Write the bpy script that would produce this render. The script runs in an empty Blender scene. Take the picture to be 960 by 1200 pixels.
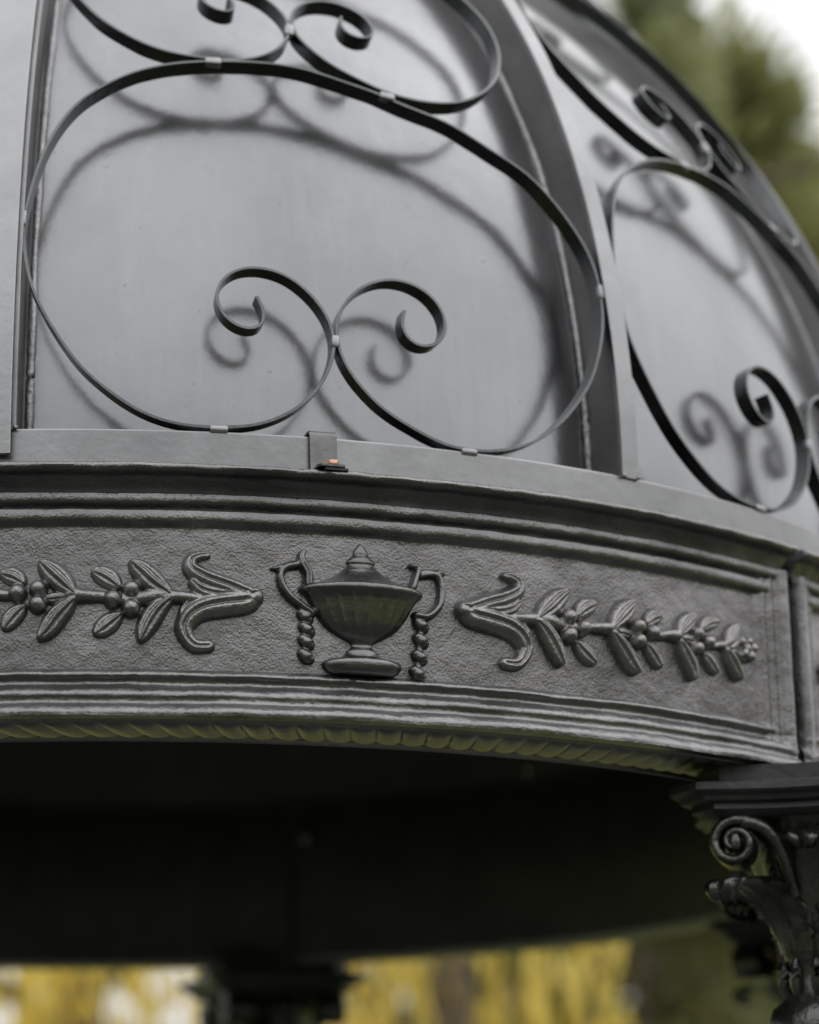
import bpy, math, random
import numpy as np
from mathutils import Vector, Matrix, noise
random.seed(7); rng = np.random.default_rng(7)
scn = bpy.context.scene; COL = scn.collection
S = 1.5            # metres per ring radius
ZB = 1.56          # height of the lens above the lawn
TH = math.radians(12.2)      # bearing of the urn panel
DB = math.radians(12.0)      # bearing of the middle of the front dome bay
R = math.radians
def P3(az, r, z):            # ring coordinates -> metres
    return (r*S*math.sin(az), -r*S*math.cos(az), z*S+ZB)
# ------------------------------------------------------------------ objects
def link(o, parent=None):
    COL.objects.link(o)
    if parent: o.parent = parent
    return o
def mesh(name, verts, faces, mat=None, parent=None, smooth=True, auto=None):
    me = bpy.data.meshes.new(name)
    verts = np.asarray(verts, dtype=np.float32).reshape(-1, 3)
    if isinstance(faces, np.ndarray) and faces.ndim == 2:
        n, k = faces.shape
        me.vertices.add(len(verts)); me.vertices.foreach_set('co', verts.ravel())
        me.loops.add(n*k); me.loops.foreach_set('vertex_index', faces.astype(np.int32).ravel())
        me.polygons.add(n); me.polygons.foreach_set('loop_start', np.arange(0, n*k, k, dtype=np.int32))
        me.update(calc_edges=True); me.validate()
    else:
        me.from_pydata([tuple(map(float, v)) for v in verts], [], faces); me.update()
    if smooth: me.polygons.foreach_set('use_smooth', [True]*len(me.polygons))
    if auto is not None and smooth: me.set_sharp_from_angle(angle=R(auto))
    o = bpy.data.objects.new(name, me)
    if mat: me.materials.append(mat)
    return link(o, parent)
def tag(o, label=None, cat=None, group=None, kind=None):
    for k, v in (('label', label), ('category', cat), ('group', group), ('kind', kind)):
        if v: o[k] = v
    return o
def copy_tree(o, parent, rz):
    c = o.copy(); COL.objects.link(c); c.parent = parent; c.rotation_euler.z = o.rotation_euler.z+rz
    for ch in list(o.children):
        d = ch.copy(); COL.objects.link(d); d.parent = c
    return c
class MB:                    # collects grids of points as one mesh
    def __init__(s): s.v = []; s.f = []
    def grid(s, pts, cu=False, cv=False):      # pts[i][j] -> xyz
        b = len(s.v); n = len(pts); m = len(pts[0])
        for row in pts: s.v.extend(row)
        for i in range(n if cu else n-1):
            for j in range(m if cv else m-1):
                i2, j2 = (i+1) % n, (j+1) % m
                s.f.append((b+i*m+j, b+i*m+j2, b+i2*m+j2, b+i2*m+j))
    def poly(s, pts): b = len(s.v); s.v.extend(pts); s.f.append(tuple(range(b, b+len(pts))))
    def box(s, o, ax, ay, az_):                # centre and three half-axes
        o, ax, ay, az_ = map(Vector, (o, ax, ay, az_)); b = len(s.v)
        for i in (-1, 1):
            for j in (-1, 1):
                for k in (-1, 1): s.v.append(tuple(o+ax*i+ay*j+az_*k))
        for q in ((0,1,3,2),(4,6,7,5),(0,4,5,1),(2,3,7,6),(0,2,6,4),(1,5,7,3)): s.f.append(tuple(b+i for i in q))
    def lathe(s, prof, o=(0,0,0), n=32, f=None):
        rows = []
        for k, (r, z) in enumerate(prof):
            rows.append([(o[0]+(f(r,z,2*math.pi*i/n) if f else r)*math.cos(2*math.pi*i/n), o[1]+(f(r,z,2*math.pi*i/n) if f else r)*math.sin(2*math.pi*i/n), o[2]+z) for i in range(n)])
        s.grid(rows, cv=True)
    def tube(s, pts, rad, n=8, cap=True):
        pts = [Vector(p) for p in pts]; rows = []
        for i, p in enumerate(pts):
            t = (pts[min(i+1, len(pts)-1)]-pts[max(i-1, 0)]).normalized()
            a = t.cross(Vector((0,0,1)));
            if a.length < .05: a = t.cross(Vector((1,0,0)))
            a.normalize(); b = t.cross(a)
            rr = rad[i] if hasattr(rad, '__len__') else rad
            rows.append([tuple(p+a*rr*math.cos(2*math.pi*k/n)+b*rr*math.sin(2*math.pi*k/n)) for k in range(n)])
        s.grid(rows, cv=True)
        if cap: s.poly(rows[0]); s.poly(rows[-1][::-1])
    def build(s, name, mat, parent=None, smooth=True, auto=40):
        return mesh(name, s.v, s.f, mat, parent, smooth, auto)
def spline(pts, step):       # Catmull-Rom resampled at even steps
    P = np.array(pts, float); Q = np.vstack([2*P[0]-P[1], P, 2*P[-1]-P[-2]]); out = []
    for i in range(1, len(Q)-2):
        t = np.linspace(0, 1, 24, endpoint=False)[:, None]
        a, b, c, d = Q[i-1], Q[i], Q[i+1], Q[i+2]
        out.append(.5*(2*b+(c-a)*t+(2*a-5*b+4*c-d)*t*t+(3*b-a-3*c+d)*t**3))
    out = np.vstack(out+[Q[-2][None]])
    L = np.concatenate([[0], np.cumsum(np.linalg.norm(np.diff(out, axis=0), axis=1))])
    n = max(2, int(L[-1]/step)+1); q = np.linspace(0, L[-1], n)
    return np.stack([np.interp(q, L, out[:, k]) for k in range(out.shape[1])], 1)
# ------------------------------------------------------------------ materials
def new_mat(name):
    m = bpy.data.materials.new(name); m.use_nodes = True; nt = m.node_tree
    return m, nt, nt.nodes['Principled BSDF']
def N(nt, t, **kw):
    n = nt.nodes.new(t)
    for k, v in kw.items():
        if k in n.inputs: n.inputs[k].default_value = v
        else: setattr(n, k, v)
    return n
def ramp(nt, src, stops):
    r = N(nt, 'ShaderNodeValToRGB'); cr = r.color_ramp
    while len(cr.elements) < len(stops): cr.elements.new(.5)
    for e, (p, c) in zip(cr.elements, stops): e.position = p; e.color = c if len(c) == 4 else (*c, 1)
    nt.links.new(src, r.inputs[0]); return r
def paint(name, col, col2, metallic, rough, rvar, bumps, tone=7.0, spots=None, streak=0):
    m, nt, b = new_mat(name); L = nt.links.new
    tc = N(nt, 'ShaderNodeTexCoord')
    n1 = N(nt, 'ShaderNodeTexNoise', Scale=tone, Detail=6.0, Roughness=.62); L(tc.outputs['Object'], n1.inputs['Vector'])
    r1 = ramp(nt, n1.outputs['Fac'], [(.32, col), (.68, col2)])
    last = r1.outputs['Color']
    if spots:
        v = N(nt, 'ShaderNodeTexNoise', Scale=spots[0], Detail=3.0); L(tc.outputs['Object'], v.inputs['Vector'])
        rr = ramp(nt, v.outputs['Fac'], [(spots[1], (0,0,0)), (spots[1]+.03, (1,1,1))])
        mx = N(nt, 'ShaderNodeMix', data_type='RGBA'); L(rr.outputs['Color'], mx.inputs[0]); L(last, mx.inputs[6]); mx.inputs[7].default_value = (*spots[2], 1)
        last = mx.outputs[2]
    if streak:         # faint runs of dust washed down the sheet
        mp = N(nt, 'ShaderNodeMapping'); mp.inputs['Scale'].default_value = (1, 1, .07); L(tc.outputs['Object'], mp.inputs['Vector'])
        sn = N(nt, 'ShaderNodeTexNoise', Scale=26.0, Detail=5.0, Roughness=.65); L(mp.outputs[0], sn.inputs['Vector'])
        sr = ramp(nt, sn.outputs['Fac'], [(.48, (0,0,0)), (.80, (streak,)*3)]); mx = N(nt, 'ShaderNodeMix', data_type='RGBA'); L(sr.outputs['Color'], mx.inputs[0]); L(last, mx.inputs[6]); mx.inputs[7].default_value = (.46,.45,.43,1); last = mx.outputs[2]
    L(last, b.inputs['Base Color'])
    b.inputs['Metallic'].default_value = metallic
    n2 = N(nt, 'ShaderNodeTexNoise', Scale=tone*2.3, Detail=5.0); L(tc.outputs['Object'], n2.inputs['Vector'])
    mr = N(nt, 'ShaderNodeMapRange'); mr.inputs['To Min'].default_value = rough-rvar; mr.inputs['To Max'].default_value = rough+rvar
    L(n2.outputs['Fac'], mr.inputs['Value']); L(mr.outputs[0], b.inputs['Roughness'])
    prev = None
    for sc, dist, det in bumps:
        if det < 0:        # sandy grain
            dn = N(nt, 'ShaderNodeTexNoise', Scale=sc*.6, Detail=2.0); L(tc.outputs['Object'], dn.inputs['Vector'])
            va = N(nt, 'ShaderNodeVectorMath', operation='SCALE'); L(dn.outputs['Color'], va.inputs[0]); va.inputs['Scale'].default_value = 1.6/sc
            vb = N(nt, 'ShaderNodeVectorMath', operation='ADD'); L(tc.outputs['Object'], vb.inputs[0]); L(va.outputs[0], vb.inputs[1])
            vz = N(nt, 'ShaderNodeTexVoronoi', Scale=sc); vz.feature = 'SMOOTH_F1'; vz.inputs['Smoothness'].default_value = .6; L(vb.outputs[0], vz.inputs['Vector'])
            bp = N(nt, 'ShaderNodeBump', Distance=dist); bp.invert = True; L(vz.outputs['Distance'], bp.inputs['Height'])
            gm = N(nt, 'ShaderNodeTexNoise', Scale=16.0, Detail=4.0); L(tc.outputs['Object'], gm.inputs['Vector']); gq = N(nt, 'ShaderNodeMapRange'); gq.inputs['From Min'].default_value = .35; gq.inputs['From Max'].default_value = .65; gq.inputs['To Min'].default_value = .25; L(gm.outputs['Fac'], gq.inputs['Value']); L(gq.outputs[0], bp.inputs['Strength'])
            if prev: L(prev.outputs[0], bp.inputs['Normal'])
            prev = bp; continue
        nz = N(nt, 'ShaderNodeTexNoise', Scale=sc, Detail=det, Roughness=.74 if det > 8 else .6); L(tc.outputs['Object'], nz.inputs['Vector'])
        bp = N(nt, 'ShaderNodeBump', Strength=1.0, Distance=dist); L(nz.outputs['Fac'], bp.inputs['Height'])
        if prev: L(prev.outputs[0], bp.inputs['Normal'])
        prev = bp
    if prev: L(prev.outputs[0], b.inputs['Normal'])
    return m
# traced ironwork shape: (degrees along the bay, distance up the dome)
T1 = [(-4.8, 0.1199), (-4.47, 0.109), (-4.23, 0.0998), (-4.37, 0.0913), (-4.67, 0.0869), (-5.11, 0.0841), (-5.64, 0.0861), (-6.15, 0.0901), (-6.67, 0.0984), (-6.97, 0.1079), (-7.09, 0.1174), (-7.0, 0.1258), (-6.68, 0.1363), (-6.19, 0.1439), (-5.66, 0.1481), (-4.95, 0.1502), (-4.33, 0.1503), (-3.62, 0.1473), (-2.81, 0.1413), (-2.11, 0.1321), (-1.51, 0.1215), (-1.05, 0.1105), (-0.74, 0.0996), (-0.56, 0.0904), (-0.49, 0.0793), (-0.56, 0.0664), (-0.82, 0.0534), (-1.17, 0.0403), (-1.66, 0.028), (-2.28, 0.0169), (-2.99, 0.0074), (-3.79, 0.0), (-4.62, -0.0057), (-5.4, -0.0086), (-6.18, -0.01), (-6.59, -0.0107), (-8.77, -0.0098), (-10.79, -0.0004), (-12.6, 0.0191), (-14.19, 0.0433), (-15.35, 0.0706), (-16.54, 0.1063), (-17.2, 0.1369), (-17.5, 0.1682), (-17.61, 0.1939), (-17.39, 0.2145), (-17.2, 0.2337), (-16.8, 0.2632), (-16.02, 0.299), (-14.86, 0.3313), (-13.39, 0.354), (-11.61, 0.3734), (-9.54, 0.386), (-7.43, 0.3929), (-5.29, 0.3966), (-3.14, 0.398), (-1.08, 0.3958), (0.42, 0.3895), (1.92, 0.3821), (3.47, 0.3756), (4.97, 0.3653), (6.53, 0.358), (8.09, 0.3506), (9.6, 0.3375), (11.21, 0.3216), (12.65, 0.3098), (13.81, 0.294), (14.9, 0.272), (15.8, 0.2493), (16.53, 0.2264), (16.95, 0.2033), (17.05, 0.179), (16.98, 0.1517), (16.69, 0.1274), (16.12, 0.0991), (15.46, 0.0747), (14.36, 0.0492), (13.15, 0.0268), (11.67, 0.0069), (10.24, -0.0042), (8.84, -0.0107), (7.82, -0.0128), (6.62, -0.0127), (5.48, -0.0094), (4.07, 0.0004), (2.96, 0.0095), (1.94, 0.0202), (1.15, 0.033), (0.45, 0.0473), (-0.09, 0.0621), (-0.32, 0.0762), (-0.39, 0.0857), (-0.41, 0.0954), (-0.26, 0.1057), (-0.01, 0.1157), (0.41, 0.1262), (0.94, 0.1361), (1.51, 0.1426), (2.21, 0.1479), (2.98, 0.1512), (3.75, 0.151), (4.51, 0.1476), (5.16, 0.1416), (5.72, 0.1326), (6.05, 0.1217), (6.19, 0.1103), (6.09, 0.1), (5.78, 0.0914), (5.2, 0.0849), (4.63, 0.0825), (4.07, 0.0851), (3.61, 0.0915), (3.36, 0.1007), (3.44, 0.1109), (3.61, 0.1178), (3.72, 0.1222)]
D = {}
CLOUD = .85
D['knob'] = [(156.2, 2.0)]
D['up_petal'] = [(165.2, 2.8), (194.2, 14.4), (216.5, 21.9), (234.6, 30.3), (245.0, 39.2), (243.4, 50.3), (232.7, 56.1), (223.3, 56.4)]
D['mid_petal'] = [(184.7, 2.1), (211.0, 3.3), (231.2, 8.9), (242.3, 18.4)]
D['low_petal'] = [(171.5, -5.0), (200.1, -9.6), (226.4, -15.6), (243.6, -26.0), (252.5, -40.8), (249.3, -55.4), (238.2, -66.0), (220.8, -66.3)]
D['lowin'] = [(216.0, -7.0), (237.5, -6.2), (253.4, -16.7), (256.8, -34.4)]
D['stem1'] = [(222.9, -1.6), (247.1, -1.6), (270.3, -0.5), (284.1, -1.6)]
D['lu1'] = [(271.8, 2.0), (293.3, 18.8), (307.9, 32.5), (324.1, 46.0)]
D['ld1'] = [(270.3, -3.0), (287.7, -18.1), (300.9, -38.5), (310.5, -62.8)]
D['br1'] = [(291.1, -2.1), (316.2, -7.9)]
D['b1'] = [(322.5, 7.4), (322.9, -18.1), (346.5, -5.9)]
D['su1'] = [(338.5, 11.6), (353.6, 24.3), (372.5, 33.2)]
D['sd1'] = [(336.9, -26.3), (350.9, -37.0), (368.6, -52.1)]
D['stem2'] = [(356.8, -2.3), (379.1, -1.0), (400.2, 0.3)]
D['lu2'] = [(397.3, 2.4), (418.2, 23.4), (441.9, 45.0)]
D['ld2'] = [(396.9, -6.3), (418.6, -28.3), (430.1, -45.3), (441.8, -59.9)]
D['br2'] = [(409.2, -2.4), (435.3, -5.4)]
D['b2'] = [(443.9, 8.0), (444.3, -12.9), (470.7, 2.7)]
D['su2'] = [(463.4, 16.7), (476.9, 25.9), (491.8, 29.7)]
D['sd2'] = [(461.7, -14.5), (477.0, -28.7), (487.4, -44.8)]
D['stem3'] = [(486.9, 1.0), (505.2, 4.6), (522.1, 5.6)]
D['lu3'] = [(522.3, 8.1), (538.7, 24.2), (558.0, 40.7)]
D['ld3'] = [(525.0, -2.8), (537.5, -19.9), (548.5, -37.2), (550.7, -55.6)]
D['br3'] = [(533.9, 3.4), (556.3, 1.4)]
D['b3'] = [(560.6, 13.3), (559.1, -8.2), (583.1, 3.9)]
D['su3'] = [(570.1, 22.2), (588.9, 33.8), (611.3, 38.3)]
D['sd3'] = [(576.4, -14.7), (590.1, -25.4), (601.9, -39.0)]
D['stem4'] = [(599.3, 1.1), (610.6, 3.9), (623.7, 4.5)]
D['lu4'] = [(623.9, 7.1), (638.6, 24.5), (651.3, 39.2)]
D['ld4'] = [(623.2, -1.9), (640.7, -22.3), (652.6, -42.2)]
D['b4'] = [(659.3, 16.1), (678.9, 12.6), (665.3, -6.1)]
D['hL'] = [(-58.2, -16.6), (-70.4, -8.5), (-87.8, 4.7), (-98.1, 20.0), (-100.4, 33.9), (-92.8, 44.9), (-78.8, 48.5), (-68.8, 51.4)]
D['spkL'] = [(-111.9, 42.2), (-99.2, 41.6)]
D['spL'] = [(-71.7, 61.9), (-70.0, 51.4), (-63.1, 37.6), (-63.2, 23.5)]
D['tL'] = [(-67.0, -22.3), (-64.8, -39.7), (-65.5, -57.1), (-66.2, -76.2)]
D['hR'] = [(89.0, -11.0), (104.0, -11.7), (119.3, 0.2), (125.9, 16.8), (125.7, 34.7), (120.3, 46.8), (105.2, 47.3), (97.6, 44.9)]
D['spkR'] = [(131.8, 50.2), (120.3, 46.8)]
D['spR'] = [(84.2, 26.0), (90.1, 44.3), (92.2, 55.2), (82.9, 58.0)]
D['tR'] = [(96.2, -24.7), (95.8, -45.9), (93.4, -69.0), (89.9, -91.4)]
M_sheet = paint('sheet_paint', (.212,.215,.224), (.268,.273,.283), 1.0, .22, .04, [(1.6, .004, 2.0), (6.5, .0011, 2.0), (38, .0004, 4.0)], tone=2.4, spots=(90, .71, (.19,.194,.206)), streak=.10)
M_bar   = paint('scroll_paint', (.11,.116,.118), (.15,.155,.157), 1.0, .24, .06, [(120, .0006, 3.0)], tone=14)
M_rail  = paint('rail_paint', (.245,.247,.252), (.315,.317,.322), 1.0, .36, .05, [(70, .0004, 4.0), (9, .0012, 2.0)], tone=8)
M_cast  = paint('cast_iron_paint', (.155,.151,.151), (.245,.239,.239), .97, .28, .07, [(270, .0005, -1), (320, .0008, 4.0), (60, .0011, 3.0), (16, .0022, 2.0)], tone=9, spots=(75, .74, (.13,.125,.12)))
M_orn   = paint('ornament_paint', (.245,.238,.238), (.325,.316,.316), .97, .34, .07, [(300, .0012, 3.0), (120, .0008, 3.0), (45, .0016, 3.0)], tone=12)
M_capit = paint('capital_paint', (.085,.085,.082), (.16,.158,.152), .9, .27, .10, [(55, .0022, 3.0), (240, .0006, 3.0)], tone=16)
M_inner_shade = paint('inner_and_shade_paint', (.034,.034,.037), (.062,.062,.066), .3, .48, .08, [(60, .002, 3.0)], tone=8)  # dark interior paint, also holding the abacus's shade
M_weld  = paint('weld_paint', (.26,.26,.27), (.36,.36,.36), .95, .38, .1, [(110, .003, 4.0)], tone=30)
M_web   = paint('web_paint', (.16,.156,.157), (.22,.215,.216), .8, .45, .06, [(60, .001, 4.0)], tone=8)
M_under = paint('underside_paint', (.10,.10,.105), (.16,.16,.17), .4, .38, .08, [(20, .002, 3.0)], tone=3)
M_mould = paint('moulding_paint', (.18,.176,.178), (.27,.264,.266), 1.0, .35, .08, [(180, .0010, 4.0), (38, .0024, 3.0)], tone=13, spots=(48, .77, (.22,.15,.11)))
M_strip = paint('strip_paint', (.29,.293,.302), (.36,.363,.37), 1.0, .40, .05, [(70, .0007, 4.0), (9, .002, 2.0)], tone=6)
M_brass = paint('bolt_metal', (.46,.25,.16), (.62,.40,.29), .85, .38, .1, [(300, .0006, 2.0)], tone=60)
M_strap = paint('strap_paint', (.13,.13,.13), (.19,.19,.19), .9, .30, .05, [(90, .0006, 3.0)], tone=20)

# ================================================================== the gazebo
gaz = bpy.data.objects.new('gazebo', None); COL.objects.link(gaz)
tag(gaz, 'dark grey cast iron gazebo with an urn frieze and scrollwork dome', 'gazebo')

# ------------------------------------------------------------------ frieze panel (one sixth of the ring)
zt, zb, RIN = .6843, .4585, .9055
def Zt(t): return zt-(zt-zb)*t
prof = [(.952,-.015),(.985,-.014),(.999,-.010),(1.0035,-.002),(1.005,.010),(1.004,.022),(1.000,.031),(.992,.038),(.9895,.048),(.9845,.073),(.9812,.094),(.982,.098),
        (.9872,.102),(.9880,.120),(.9872,.136),(.9845,.144),(.9797,.154),(.9792,.160),(.9836,.165),(.9846,.188),(.9838,.206),(.9815,.215),(.9772,.227),(.9768,.236),(.9768,.260)]
FI0 = len(prof)-1
prof += [(.9768, .26+.53*k/24) for k in range(1, 25)]
prof += [(.9768,.796),(.9792,.801),(.9828,.813),(.9840,.823),(.9832,.832),(.9808,.842),(.9800,.852),(.9808,.862),(.9840,.872),(.9885,.886),(.9908,.899),(.9912,.910),(.9903,.920),
         (.9900,.930),(.9908,.940),(.9945,.950),(.9985,.965),(1.0005,.980),(1.0000,.996)]
pr = []
for (a, b) in zip(prof[:-1], prof[1:]):
    for k in range(2): pr.append((a[0]+(b[0]-a[0])*k/2, a[1]+(b[1]-a[1])*k/2))
pr.append(prof[-1])
HALF = R(29.52)
def side(s):     # radius of the vertical end moulding, s = mm from the panel's end
    pts = [(0,.978),(2.5,.988),(6,.9915),(13,.992),(23,.9905),(27,.986),(30,.9835),(34,.9855),(38,.9862),(42,.983),(46,.9815),(50,.9830),(55,.9825),(60,.9790),(68,.9768)]
    return np.interp(s, [p[0] for p in pts], [p[1] for p in pts])
us = np.concatenate([np.linspace(-HALF, -HALF+.055, 40), np.linspace(-HALF+.055, HALF-.055, 300)[1:-1], np.linspace(HALF-.055, HALF, 40)])
mb = MB(); rows = []
for a in us:
    s = (HALF-abs(a))*1470; sd = float(side(s)); col = []
    for j, (r, t) in enumerate(pr):
        rr = r
        if .10 < t < .93: rr = max(r, sd) if r < sd else r
        if s < 3: rr -= .004*(1-s/3)**2
        p = Vector((a*1.5*14, t*6, 3.1))
        w = noise.noise(p)*.0005+noise.noise(p*3.1)*.0003
        if t < .05: w += noise.noise(Vector((a*40, t*8, 9)))*.0013
        if t > .84: w += noise.noise(Vector((a*17, t*16, 5)))*.0015
        dz = noise.noise(Vector((a*12, t*5, 7)))*.0008+(noise.noise(Vector((a*55, t*20, 2)))*.0006 if (t < .25 or t > .8) else 0)
        col.append(P3(a, rr+w, Zt(t)+dz))
    col += [P3(a, .992, zb-.0005), P3(a, .985, zb), P3(a, RIN+.004, zb), P3(a, RIN, zb+.004), P3(a, RIN, zt-.008), P3(a, RIN+.004, zt+.003)]
    rows.append(col)
mb.grid(rows, cv=True); mb.poly(rows[0]); mb.poly(rows[-1][::-1])
panel = mb.build('frieze_panel', M_cast, gaz, auto=50)
panel.data.materials.append(M_inner_shade); panel.data.materials.append(M_mould)
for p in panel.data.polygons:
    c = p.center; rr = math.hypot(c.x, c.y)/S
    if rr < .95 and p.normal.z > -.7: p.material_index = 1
    elif c.z < Zt(.795)*S+ZB and rr > .96 and p.normal.z > -.8: p.material_index = 2

# rope moulding on the underside
mb = MB(); rows = []
for a in np.linspace(-HALF, HALF, 700):
    u = a*.95*1500; row = []
    for c in np.linspace(-1, 1, 17):
        ph = (u/36+.45*c); fr = abs(math.sin(math.pi*ph))**.6
        h = (1-abs(c)**2.6)**.5 if abs(c) < 1 else 0
        row.append(P3(a, .9485+.031*c, zb-.0066*h*(.30+.70*fr)+.0006))
    rows.append(row)
mb.grid(rows)
for rc, rd in ((.9115, .0030), (.9845, .0025)):
    rows = []
    for a in np.linspace(-HALF, HALF, 120):
        rows.append([P3(a, rc+rd*math.cos(q), zb-rd*(1.9 if rc < .95 else .9)*math.sin(q)+.0004) for q in np.linspace(0, math.pi, 7)])
    mb.grid(rows)
mb.build('rope_moulding', M_orn, panel, auto=80)

# ------------------------------------------------------------------ cast relief, built as height over the field
RF = .9768*S
class Relief:
    def __init__(s, u0, u1, v0, v1, h=.9):
        s.U = np.arange(u0, u1, h); s.V = np.arange(v0, v1, h); s.u, s.v = np.meshgrid(s.U, s.V, indexing='ij'); s.h = np.full(s.u.shape, -3.0)
    def put(s, sl, h, k=3.0):
        cur = s.h[sl]; d = np.clip(.5+.5*(h-cur)/k, 0, 1); s.h[sl] = cur*(1-d)+h*d+k*d*(1-d)*.8*(h > -2)*(cur > -2)
    def win(s, u0, u1, v0, v1):
        i0, i1 = np.searchsorted(s.U, [u0, u1]); j0, j1 = np.searchsorted(s.V, [v0, v1]); return (slice(max(i0,0), i1), slice(max(j0,0), j1))
    def ball(s, u, v, r, H):
        sl = s.win(u-r-3, u+r+3, v-r-3, v+r+3); d = np.hypot(s.u[sl]-u, s.v[sl]-v)/r
        s.put(sl, np.where(d < 1, H*(.25*(1-d**6)+.75*np.sqrt(np.clip(1-d*d, 0, 1))), -3.0), .8)
    def stroke(s, pts, rad, H, kind='round', bend=0):
        k = len(pts); Q = spline([(x, y, rad[i] if hasattr(rad, '__len__') else rad, H[i] if hasattr(H, '__len__') else H) for i, (x, y) in enumerate(pts)], 1.2)
        mr = Q[:, 2].max()+2; sl = s.win(Q[:,0].min()-mr, Q[:,0].max()+mr, Q[:,1].min()-mr, Q[:,1].max()+mr)
        uu, vv = s.u[sl].ravel(), s.v[sl].ravel()
        if not len(uu): return
        D = np.hypot(uu[:,None]-Q[None,:,0], vv[:,None]-Q[None,:,1]); n = len(Q); t = np.arange(n)/(n-1)
        rr = Q[:, 2].copy()
        if kind == 'leaf': rr = rr*2.92*t**.8*(1-t)**.72+3.2*np.exp(-t/.14)+.5
        X = D/rr[None]; i = X.argmin(1); x = X[np.arange(len(i)), i]
        T = np.gradient(Q[:, :2], axis=0); sg = np.sign(T[i,0]*(vv-Q[i,1])-T[i,1]*(uu-Q[i,0])); hh = Q[i, 3]; tt = t[i]
        if kind == 'round': h = hh*np.sqrt(np.clip(1-x*x, 0, 1))
        elif kind == 'leaf':
            e = np.clip(1-x*x, 0, 1)**.55; h = hh*e*(1.0-.20*np.exp(-((x-.30)/.13)**2)+.16*np.exp(-(x/.13)**2)*(1-.5*tt))
        elif kind == 'petal':
            e = np.clip(1-x*x, 0, 1)**.55; h = hh*e*(1.0+.12*np.exp(-((x*sg-.45)/.22)**2)-.26*np.exp(-((x*sg-.05)/.15)**2))
        h = np.where(x < 1, h, -3.0); s.put(sl, h.reshape(s.u[sl].shape))
    def lathe(s, cu, prof, depth, flute=None):
        prof = sorted(prof, key=lambda p: p[0]); v = s.v; hw = np.interp(v, [p[0] for p in prof], [p[1] for p in prof], left=0, right=0); dp = np.interp(v, [p[0] for p in prof], [p[2] if len(p) > 2 else 1 for p in prof])
        x = (s.u-cu)/np.maximum(hw, .01); ok = (np.abs(x) < 1) & (hw > 0)
        w = depth*dp*hw*np.sqrt(np.clip(1-x*x, 0, 1))
        if flute:
            ph = np.arcsin(np.clip(x, -1, 1)); m = ((v > flute[0]) & (v < flute[1]))
            w = np.where(m, w*(1-.09*np.abs(np.sin(ph*flute[2]))**.5*np.clip((flute[1]-v)/6, 0, 1)*np.clip((v-flute[0])/10, 0, 1)), w)
        s.h = np.maximum(s.h, np.where(ok, w+.5, -3.0))
    def smooth(s, n=1):
        for _ in range(n):
            h = s.h; g = h.copy(); g[1:-1,1:-1] = (4*h[1:-1,1:-1]+h[:-2,1:-1]+h[2:,1:-1]+h[1:-1,:-2]+h[1:-1,2:])/8; s.h = g
    def build(s, name, mat, parent, flip=False):
        ok = s.h > -1.2; cell = ok[:-1,:-1]|ok[1:,:-1]|ok[:-1,1:]|ok[1:,1:]
        idx = np.full(s.h.shape, -1); use = np.zeros(s.h.shape, bool)
        for a, b in ((slice(0,-1),slice(0,-1)),(slice(1,None),slice(0,-1)),(slice(0,-1),slice(1,None)),(slice(1,None),slice(1,None))): use[a, b] |= cell
        idx[use] = np.arange(use.sum()); u = 24-s.u[use] if flip else s.u[use]; w = s.h[use]
        w = w+np.array([noise.noise(Vector((x*.09, y*.09, 3)))*.35 for x, y in zip(u, s.v[use])])*(w > 0)
        az = (u-9)/1470.; r = RF+np.maximum(w, -2.5)/1000; z = (.57*S+ZB)+s.v[use]/1000
        V = np.stack([r*np.sin(az), -r*np.cos(az), z], 1)
        i, j = np.nonzero(cell); F = np.stack([idx[i,j], idx[i+1,j], idx[i+1,j+1], idx[i,j+1]], 1)
        if flip: F = F[:, ::-1]
        return mesh(name, V, F, mat, parent)
g = Relief(140, 700, -85, 70)
g.stroke([(215,-2),(235,-2),(262,-1),(285,0),(318,-5),(346,-6)], [6,8,10,12,10,9], [8,10,12,13,11,9])
g.stroke([D['b1'][2]]+D['stem2'], [9.5,8.5,9.5,12], [9,9,12,13]); g.stroke([D['b2'][2]]+D['stem3'], [9,8,9,11.5], [9,9,11,12]); g.stroke([D['b3'][2]]+D['stem4'], [7,6,7,9], [7,7,8,9])
for k, (wu, wd) in enumerate(((16.5, 15), (16.5, 15), (14.5, 13.5), (12.5, 13))):
    n = str(k+1)
    g.stroke(D['lu'+n], wu, (14,14,12.5,11.5)[k], 'leaf'); g.stroke(D['ld'+n][::1], wd, (15,15,13,12)[k], 'leaf')
    if 'br'+n in D: g.stroke(D['br'+n], 8.5, 9.5, 'leaf')
    if 'su'+n in D: g.stroke(D['su'+n], 14-k*1.0, 9.5, 'leaf'); g.stroke(D['sd'+n], 14-k*1.0, 9.5, 'leaf')
    for (u, v) in (D['b'+n] if n != '4' else []): g.ball(u, v, (13.2, 12.8, 11.6)[k], (19, 18, 16)[k])
g.stroke([(630,3),(648,6),(662,10)], 6, 7, 'leaf')
g.stroke([(640,6),(655,16),(662,24)], 6, 8, 'leaf'); g.stroke([(640,-2),(655,-6),(668,-14)], 6, 8, 'leaf')
for (u, v), r in zip(((656,15),(673,17),(684,9),(677,-4),(662,-2),(668,6)), (9,9,9.5,9.5,8.5,9)): g.ball(u, v, r, 13)
g.stroke(D['lowin'], 6.5, 9, 'petal')
g.stroke([(160,1),(185,2),(205,1)], [9,12,8], [13,13,9], 'round'); g.stroke(D['mid_petal'], [9,11,10.5,6.5], 12, 'petal')
g.stroke([(163,2)]+D['low_petal'], [15,17.5,18.5,17.5,16,14,11.5,10.5,9.5], [14,15,15,14.5,14,13,12,11,10], 'petal')
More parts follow.
